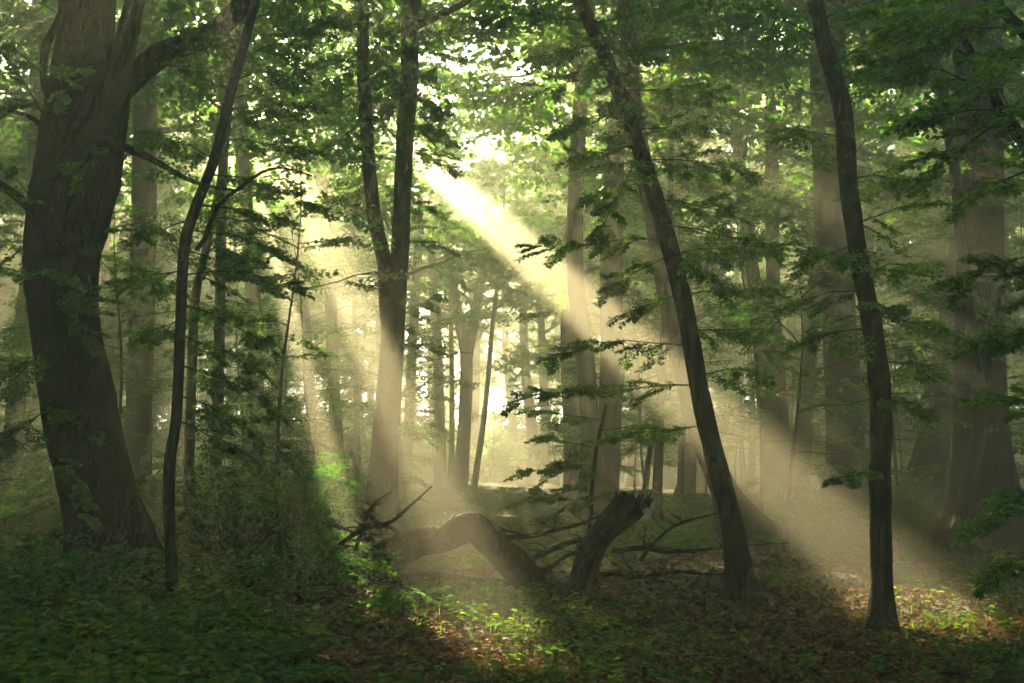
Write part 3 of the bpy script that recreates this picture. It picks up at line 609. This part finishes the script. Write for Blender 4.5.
# low herbs: stalk with a whorl of leaves
X, Y, r = vis_points(28000, 6.2, 46, 22)
keep = r.uniform(0, 1, len(X)) < cover(X, Y); X, Y = X[keep], Y[keep]; n = len(X)
px, py = pxof(X, Y); hh = r.uniform(.05, .2, n) * (1 + .9 * np.clip((300 - px) / 300, 0, 1))
LP, LA, LN, LS, SG = [], [], [], [], []
B = np.stack([X, Y, gh(X, Y) - .01], 1); tilt = r.normal(0, .25, (n, 2)); T = B + np.stack([tilt[:, 0] * hh, tilt[:, 1] * hh, hh], 1)
for k in range(6):
    m = r.uniform(0, 1, n) < (1 if k < 4 else .5); q = (.55 + .45 * (k / 5)) if k < 5 else 1.0
    a = k * 2.4 + r.uniform(0, 6.3, n) * (k == 0) + (X * 37 % 6.28)
    LP.append((B + (T - B) * q)[m]); LA.append(np.stack([np.cos(a), np.sin(a), r.uniform(-.15, .35, n)], 1)[m]); LN.append(np.stack([r.normal(0, .25, n), r.normal(0, .25, n), np.ones(n)], 1)[m]); LS.append((r.uniform(.035, .085, n) * (.8 + hh * 1.6))[m])
v, f = leaves(np.concatenate(LP), np.concatenate(LA), np.concatenate(LN), np.concatenate(LS), True, .7)
tag(build('low_herbs', [(v, f, 1)] + seg_tubes(np.stack([B, (B + T) / 2 + .01, T], 1), .0025, 0), [TWIG, HERB], smooth=False), 'low green herbs and seedlings spread over the forest floor', 'ground cover', kind='stuff')
# grass blades
X, Y, r = vis_points(38000, 6.2, 46, 23)
keep = r.uniform(0, 1, len(X)) < cover(X, Y) * .9; X, Y = X[keep], Y[keep]; n = len(X)
B = np.stack([X, Y, gh(X, Y) - .01], 1); hh = r.uniform(.06, .22, n); a = r.uniform(0, 6.3, n); dv = np.stack([np.cos(a), np.sin(a), 0 * a], 1); w = np.stack([-np.sin(a), np.cos(a), 0 * a], 1) * .004
up = np.array([0, 0, 1.]); M = B + up * hh[:, None] * .6 + dv * hh[:, None] * .2; T = B + up * hh[:, None] * .85 + dv * hh[:, None] * .6
V = np.stack([B - w, B + w, M + w * .8, M - w * .8, T], 1).reshape(-1, 3); b = np.arange(n)[:, None] * 5
V2 = np.stack([M - w * .8, M + w * .8, T], 1).reshape(-1, 3); b2 = np.arange(n)[:, None] * 3
V1 = np.stack([B - w, B + w, M + w * .8, M - w * .8], 1).reshape(-1, 3); b1 = np.arange(n)[:, None] * 4
tag(build('grass', [(V1, b1 + np.array([[0, 1, 2, 3]]), 0), (V2, b2 + np.array([[0, 1, 2]]), 0)], [HERB], smooth=False), 'thin green grass blades scattered among the herbs', 'grass', kind='stuff')

# ------------------------------------------------------------------ far thicket closing the view, plus an unseen ring added against sky light
r = np.random.default_rng(41); n = 2300; X = r.uniform(-62, 62, n); Y = r.uniform(58, 99, n); H = np.clip(3.2 + 1.6 * wob(X, Y, .25, 8), 2.2, 6.5)
x2 = r.uniform(-46, 46, 6000); y2 = r.uniform(-20, 56, 6000); ok = ((y2 < -9) | (np.abs(x2) > .47 * np.maximum(y2, 0) + 15)); x2, y2 = x2[ok][:2600], y2[ok][:2600]  # added thicket behind and beside the camera, out of view, keeps sky light out
X = np.append(X, x2); Y = np.append(Y, y2); H = np.append(H, np.clip(6 + 3 * wob(x2, y2, .3, 9), 2.5, 9.5)); n = len(X); LP, LA, LN = [], [], []
for i in range(n):
    for q in range(3):
        a = r.uniform(0, 6.3); x = put(PROTO_FAR[r.integers(8)], np.array([X[i] + r.normal(0, .8), Y[i], gh(X[i], Y[i]) + H[i] * r.uniform(.1, 1)]), np.array([math.cos(a), math.sin(a), r.normal(0, .3)]), r.uniform(1.2, 2.2), r.normal(0, .4)); LP.append(x[0]); LA.append(x[1]); LN.append(x[2])
LP = np.concatenate(LP); ok = LP[:, 2] > .1; LP = LP[ok]; LA = np.concatenate(LA)[ok]; LN = np.concatenate(LN)[ok]
v, f = leaves(LP, LA, LN + r.normal(0, .4, LP.shape), r.uniform(.2, .36, len(LP)), False)
tag(build('far_and_shading_undergrowth', [(v, f, 0)], [FARLEAF], smooth=False), 'hazy mass of leafy undergrowth closing off the far wood, with unseen growth added around to block sky light', 'undergrowth', kind='stuff')

# ------------------------------------------------------------------ shrubs
def bush(px, py, r0, h, n, label, group=None, leaf=.05, seed=0, fine=True, name='shrub'):
    r = np.random.default_rng(4000 + seed); base = on_ground(px, py)
    root = thing(name, label, 'shrub', base, group); LP, LA, LN, SG, wood = [], [], [], [], []
    h *= 1.3 if n >= 80 else 1.0; r0 *= 1.1; ns = max(5, n // 6)
    for i in range(ns):
        a = r.uniform(0, 2 * PI); q = math.sqrt(r.uniform(0, 1)); tip = base + np.array([math.cos(a) * r0 * q, math.sin(a) * r0 * q, h * r.uniform(.6, 1.05) * (1 - .45 * q * q)])
        st = base + np.array([math.cos(a), math.sin(a), 0]) * r0 * .25 * q; mid = (st + tip) / 2 + np.array([0, 0, .15 * h]); t = np.linspace(0, 1, 6)[:, None]
        path = (1 - t) ** 2 * st + 2 * t * (1 - t) * mid + t ** 2 * tip; path[0, 2] = float(gh(path[0, 0], path[0, 1])) - .05
        wood += tubes(path, .011 * (1 - .8 * t[:, 0]), 0, k=4, cap=False)
        for j in range(7):
            tt = r.uniform(.25, 1.0); p = np.array([np.interp(tt, t[:, 0], path[:, k]) for k in range(3)])
            b = r.uniform(0, 2 * PI); x = put(PROTO[r.integers(10)], p, np.array([math.cos(b), math.sin(b), r.normal(-.05, .18)]), r.uniform(.35, .7), r.normal(0, .25))
            LP.append(x[0]); LA.append(x[1]); LN.append(x[2]); SG.append(x[3][:1])
    LP = np.concatenate(LP); LA = np.concatenate(LA); LN = np.concatenate(LN); ok = LP[:, 2] > gh(LP[:, 0], LP[:, 1]) + .03
    LP, LA, LN = LP[ok], LA[ok], LN[ok]
    v, f = leaves(LP, LA + r.normal(0, .2, LP.shape), LN + r.normal(0, .25, LP.shape), leaf * r.uniform(.6, 1.3, len(LP)), fine)
    build('foliage', [(v, f, 0)], [BUSHLEAF], root, base, smooth=False)
    build('stems', wood + seg_tubes(np.concatenate(SG), .004, 0), [TWIG], root, base)
k = 0
for (px, py, r0, h, n) in [(228, 566, .9, 1.15, 90), (262, 548, 1.1, 1.6, 120), (300, 560, 1.0, 1.3, 110), (322, 585, .7, .75, 60), (205, 538, 1.0, 1.5, 100), (240, 528, 1.3, 1.9, 130), (290, 530, 1.3, 1.7, 120), (335, 540, 1.1, 1.2, 100), (180, 530, 1.2, 1.6, 90), (150, 560, .8, .9, 60), (350,520,1.2,1.1,80)]:
    bush(px, py, r0, h, n, 'dense leafy shrub in the thicket between thin sapling and fallen log', 'thicket beside the fallen log', .052, k); k += 1
for (px, py, r0, h, n) in [(8, 560, 1.0, 1.2, 110), (40, 545, 1.1, 1.4, 110), (-10, 520, 1.4, 2.0, 130), (30, 520, 1.4, 1.8, 110), (60, 580, .6, .6, 60), (-30, 500, 1.8, 2.6, 120), (15, 600, .6, .55, 60), (130, 590, .5, .5, 50), (60, 512, 1.6, 2.2, 100)]:
    bush(px, py, r0, h, n, 'green leafy shrub crowding the left edge beside the massive tree', 'shrubs at the left edge', .055, k); k += 1
for (px, py, r0, h, n) in [(770, 520, 1.2, .7, 60), (800, 525, 1.2, .6, 60), (740, 516, 1.1, .6, 50), (822, 520, 1.0, .6, 45), (908, 520, 1.1, .6, 50), (935, 524, 1.0, .6, 50), (955, 512, 1.3, .8, 50), (890, 512, 1.2, .7, 50), (700, 512, 1.2, .6, 50), (670, 520, 1.2, .7, 55), (785, 512, 1.6, .9, 60), (860, 505, 1.8, .9, 50), (915, 500, 1.9, 1.0, 50), (1010, 520, 1.4, .9, 60), (720, 525, .9, .5, 45)]:
    bush(px, py, r0, h, n, 'low bright green bush at the foot of the hazy trunks on the right', 'low bushes under the right-hand trunks', .07, k, False, 'low_bush'); k += 1
for (px, py, r0, h, n) in [(655, 545, .8, .4, 40), (690, 548, .9, .4, 40), (630, 540, .9, .5, 40), (560, 535, .8, .35, 40), (520, 530, .8, .35, 40), (440, 530, .9, .4, 45), (405, 520, 1.2, .6, 45), (450, 512, 1.3, .4, 45), (490, 508, 1.4, .4, 45), (530, 512, 1.2, .4, 45), (570, 514, 1.2, .45, 45), (470, 500, 1.9, .6, 45), (515, 499, 1.9, .6, 45), (560, 501, 1.8, .6, 45), (430, 502, 1.7, .7, 45)]:
    bush(px, py, r0, h, n, 'small bush filling the gap behind the fallen log and broken stump', 'small bushes behind the log', .06, k, False, 'low_bush'); k += 1
for (px, py, r0, h, n, lab) in [(1005, 590, .45, .5, 40, 'small near bush with pale leaves at the right edge of the litter'), (425, 606, .22, .22, 14, 'sunlit yellow-green seedling tuft in front of the log'), (505, 602, .2, .25, 12, 'bright small seedling below the middle of the arched log')]:
    bush(px, py, r0, h, n, lab, None, .05, k, True, 'seedling' if r0 < .4 else 'shrub'); k += 1

def fern(px, py, R_, n, seed):
    r = np.random.default_rng(7000 + seed); base = on_ground(px, py); LP, LA, LN, LS, SG = [], [], [], [], []
    for i in range(n):
        a = i * 2 * PI / n + r.uniform(-.3, .3); L = R_ * r.uniform(.7, 1.15); up = r.uniform(.55, .95); t = np.linspace(.12, 1, 17); h = np.array([math.cos(a), math.sin(a), 0]); w = np.array([-h[1], h[0], 0])
        c = base + h * (L * t * .85)[:, None] + np.array([0, 0, 1.])[None] * (L * up * (1.5 * t - 1.15 * t ** 2.2))[:, None]; c[:, 2] = np.maximum(c[:, 2], gh(c[:, 0], c[:, 1]) + .02)
        T = np.gradient(c, axis=0); SG.append((base, c[8], c[-1]))
        for s in (-1, 1):
            LP.append(c); LA.append(w * s + nrm(T) * .35 + r.normal(0, .06, c.shape)); LN.append(np.cross(nrm(T), w) * np.sign(np.cross(nrm(T), w)[:, 2:3]) + r.normal(0, .1, c.shape)); LS.append(L * .36 * np.sin(np.clip(t * 1.05, 0, 1) * PI) ** .7 * (1.15 - .55 * t) + .006)
    v, f = leaves(np.concatenate(LP), np.concatenate(LA), np.concatenate(LN), np.concatenate(LS), True, .26)
    o = build('fern', [(v, f, 1)] + seg_tubes(np.array(SG), .004, 0), [TWIG, HERB], None, base, smooth=False); tag(o, 'feathery fern arching out of the green ground cover at lower left', 'fern', 'ferns in the ground cover')
fr2 = np.random.default_rng(12)
for i in range(34):
    px = fr2.uniform(-10, 330) if i < 28 else fr2.uniform(560, 1000); py = fr2.uniform(588, 700) if i < 28 else fr2.uniform(545, 600)
    fern(px, py, fr2.uniform(.22, .42), int(fr2.integers(7, 11)), i)
for o in [o for o in COL.objects if o.name.startswith('fern')][28:]:
    o['label'] = 'small fern at the edge of the brown litter below the leaning trees'; o['group'] = 'ferns beside the leaf litter'

# ------------------------------------------------------------------ fallen log, stump, dead branches
DL = 12.6
def px_path(pts, D=DL, step=.06):
    P, R = [], []
    for (px, py, w, *d) in pts:
        q = at(px, py, D + (d[0] if d else 0)); P.append(q); R.append(w * .5 * q[1] / ray(px, py)[1] / F)
    return smooth_path(P, R, step)
def dead_twigs(P, R, n, L, seed, up=.4):
    r = np.random.default_rng(seed); ch = []
    for i in range(n):
        j = r.integers(len(P) // 5, len(P) - 1); a = r.uniform(0, 2 * PI); d = nrm(np.array([math.cos(a), math.sin(a) * .6, r.uniform(-.2, 1) * up * 2])); l = L * r.uniform(.4, 1)
        t = np.linspace(0, 1, 6)[:, None]; q = P[j] + d * l * t + r.normal(0, .05 * l, (6, 3)) * t
        ch += tubes(q, np.maximum(.0022, R[j] * .45 * (1 - .85 * t[:, 0])), 0, k=5)
        e = q[3] + nrm(d + r.normal(0, .6, 3)) * l * .5 * t[:4] * 1.5; ch += tubes(e, np.maximum(.0018, R[j] * .2 * (1 - .7 * t[:4, 0])), 0, k=4)
    return ch
b = on_ground(470, 596); base = np.array([b[0], DL, float(gh(b[0], DL))])
lg = thing('fallen_log', 'dark rotting trunk buckled into an arch, lying in front of the forked tree', 'fallen log', base)
P, R = px_path([(322, 592, 26, .5), (352, 572, 30, .4), (388, 556, 31, .25), (418, 544, 27, .15), (430, 541, 27, .1), (444, 540, 22, .05), (458, 532, 26, 0), (470, 527, 28, 0), (478, 530, 30, 0), (488, 541, 27, 0), (507, 558, 29, -.03), (527, 578, 31, -.05), (546, 598, 34, -.08), (560, 614, 30, -.1)], step=.035)
build('trunk', tubes(P, R, 0, k=30, rough=.14, seed=3), [DEADWOOD], lg, base)
for pts, sd in [([(452, 530, 14), (456, 522, 10), (452, 517, 7)], 1), ([(400, 545, 8), (396, 530, 5), (380, 524, 4), (366, 512, 3)], 2)]:
    Q, r2 = px_path(pts); build('branch_stub', tubes(Q, r2, 0, k=7, rough=.1, seed=sd), [DEADWOOD], lg, base)
b2 = on_ground(450, 596); base = np.array([b2[0], DL + .2, float(gh(b2[0], DL + .2))])
lg2 = thing('lying_log', 'thick dark trunk lying flat on the floor beneath the arched log', 'fallen log', base)
P, R = px_path([(300, 590, 22, .9), (345, 588, 28, .7), (400, 586, 30, .55), (450, 588, 28, .45), (500, 592, 26, .35), (560, 594, 26, .25), (600, 597, 20, .2)])
build('trunk', tubes(P, R, 0, k=18, rough=.12, seed=8), [DEADWOOD], lg2, base)
build('dead_twigs', dead_twigs(P, R * .12, 26, .5, 12), [TWIG], lg2, base)
sb = on_ground(584, 600); base = np.array([sb[0], DL - .15, float(gh(sb[0], DL - .15))])
st = thing('broken_stump', 'dark broken stump bending right with a splintered top beside the log', 'tree stump', base)
P, R = px_path([(580, 614, 42), (582, 596, 34), (584, 578, 27), (588, 560, 24), (597, 541, 25), (611, 524, 28), (624, 512, 31), (634, 503, 29)], DL - .15, .04)
build('trunk', tubes(P, R, 0, k=30, rough=.13, seed=5), [DEADWOOD], st, base)
r = np.random.default_rng(9); spl = []
for i in range(26):
    c = P[-1] + np.array([r.uniform(-.19, .17), r.uniform(-.15, .15), r.uniform(-.06, .03)]); d = np.array([r.normal(.35, .35), r.normal(0, .35), 1]); l = r.uniform(.03, .15) * r.uniform(.4, 1)
    spl += tubes(np.array([c, c + d * l * .6, c + d * l]), np.array([.035, .022, .003]), 0, k=5, rough=.1, seed=i)
Q, r2 = px_path([(621, 516, 9), (618, 503, 7), (616, 491, 2)], DL - .2); spl += tubes(Q, r2, 0, k=6, rough=.1)
build('splintered_top', spl, [DEADWOOD], st, base)
dead = [
    ('dead_branch', 'bare forked dead branch rising over the left end of the arched log', [(322, 566, 6, -.6), (340, 545, 5, -.6), (362, 530, 5, -.6), (388, 524, 4, -.6), (410, 506, 3, -.6), (432, 486, 1.5, -.6)], 14, .5),
    ('dead_branch', 'thin bare branch curving up from the thicket beside the arched log', [(330, 590, 5, -.3), (350, 560, 4, -.3), (362, 530, 4, -.3), (372, 505, 3, -.3), (392, 492, 1.5, -.3)], 12, .4),
    ('dead_branch', 'long bare branch running from the arched log towards the broken stump', [(500, 538, 6, .3), (530, 536, 5, .4), (556, 530, 4, .6), (580, 524, 3, .7), (604, 514, 2, .8)], 14, .5),
    ('dead_branch', 'dark crooked branch in the gap between log and stump', [(528, 562, 6, .3), (550, 550, 6, .3), (572, 542, 5, .4), (590, 538, 3, .5), (610, 530, 2, .5)], 12, .4),
    ('dead_branch', 'lower dark branch lying between the arched log and the stump', [(530, 580, 5, .2), (552, 566, 5, .2), (566, 556, 4, .3), (590, 552, 3, .4)], 8, .3),
    ('dead_branch', 'long thin branch stretching right from the stump towards the leaning trees', [(612, 552, 5, .2), (640, 548, 5, .3), (668, 552, 4, .4), (700, 550, 3, .5), (735, 546, 2, .6), (790, 543, 1.5, .6)], 16, .4),
    ('dead_branch', 'low bare branch on the floor right of the stump', [(600, 574, 5, .1), (640, 577, 5, .2), (680, 572, 4, .3), (720, 574, 3, .4), (742, 566, 2, .4)], 14, .35),
    ('dead_branch', 'arching bare twig above the long branch right of the stump', [(640, 560, 4, .6), (662, 535, 3, .8), (684, 522, 3, 1), (710, 515, 2, 1.2), (735, 506, 1, 1.3)], 12, .4)]
for i, (nm, lab, pts, n, L) in enumerate(dead):
    P, R = px_path(pts); ch = tubes(P, R, 0, k=7, rough=.08, seed=i) + dead_twigs(P, R, n, L, 60 + i)
    o = build(nm, ch, [DEADWOOD], None, P[0]); tag(o, lab, 'branch')
# small fallen sticks on the litter
X, Y, r = vis_points(60, 7, 16, 31)
for i in range(40):
    x, y = X[i], Y[i]; a = r.uniform(0, PI); l = r.uniform(.2, .7); t = np.linspace(-.5, .5, 5)
    P = np.stack([x + np.cos(a) * l * t, y + np.sin(a) * l * t, gh(x + np.cos(a) * l * t, y + np.sin(a) * l * t) + .03], 1) + r.normal(0, .012, (5, 3))
    tag(build('fallen_stick', tubes(P, np.linspace(.009, .004, 5), 0, k=5), [DEADWOOD], None, P[0]), 'short dead stick lying loose on the leaf litter', 'stick', 'loose sticks on the floor')

# ------------------------------------------------------------------ haze
HB = [(-72, 72), (-22, 104), (-1.6, 21.8)]
V = np.array([[HB[0][i], HB[1][j], HB[2][k]] for k in (0, 1) for j in (0, 1) for i in (0, 1)], float)
Fc = np.array([[0, 2, 3, 1], [4, 5, 7, 6], [0, 1, 5, 4], [2, 6, 7, 3], [0, 4, 6, 2], [1, 3, 7, 5]])
hm, nt = nodes('haze_air')
pv = N(nt, 'ShaderNodeVolumePrincipled'); pv.inputs['Density'].default_value = DENS = 0.014
pv.inputs['Color'].default_value = (.97, .95, .80, 1); pv.inputs['Anisotropy'].default_value = .56; pv.inputs['Density Attribute'].default_value = ''
o = N(nt, 'ShaderNodeOutputMaterial'); nt.links.new(pv.outputs[0], o.inputs['Volume'])
try: hm.cycles.homogeneous_volume = True
except Exception: pass
tag(build('haze', [(V, Fc, 0)], [hm], smooth=False), 'pale morning haze filling the whole wood', 'haze', kind='stuff')

# ------------------------------------------------------------------ light, world, render
w = bpy.data.worlds.new('World'); S.world = w; w.use_nodes = True
nt = w.node_tree; nt.nodes.clear()
sky = N(nt, 'ShaderNodeTexSky', sky_type='NISHITA', sun_disc=False, sun_elevation=EL, sun_rotation=AZ)
sky.dust_density = .6; sky.air_density = .45
bg = N(nt, 'ShaderNodeBackground', i_Strength=.05); ow = N(nt, 'ShaderNodeOutputWorld')
nt.links.new(sky.outputs[0], bg.inputs[0]); nt.links.new(bg.outputs[0], ow.inputs[0])
sl = bpy.data.lights.new('sun', 'SUN'); sl.energy = 5.0; sl.angle = math.radians(.5); sl.color = (1, .81, .45)
so = bpy.data.objects.new('sun', sl); COL.objects.link(so); so.rotation_euler = Vector(SD).to_track_quat('Z', 'Y').to_euler(); so.location = (-10, 10, 30)
S.render.engine = 'CYCLES'; c = S.cycles
c.max_bounces = 6; c.diffuse_bounces = 3; c.glossy_bounces = 1; c.transmission_bounces = 3; c.transparent_max_bounces = 4; c.volume_bounces = 1
c.caustics_reflective = c.caustics_refractive = False; c.sample_clamp_indirect = 4; c.use_denoising = True; c.denoiser = 'OPENIMAGEDENOISE'
c.use_adaptive_sampling = True; c.adaptive_threshold = .02
vs = S.view_settings; vs.view_transform = 'Standard'; vs.look = 'None'; vs.gamma = 1; vs.exposure = 3.9; vs.use_curve_mapping = False
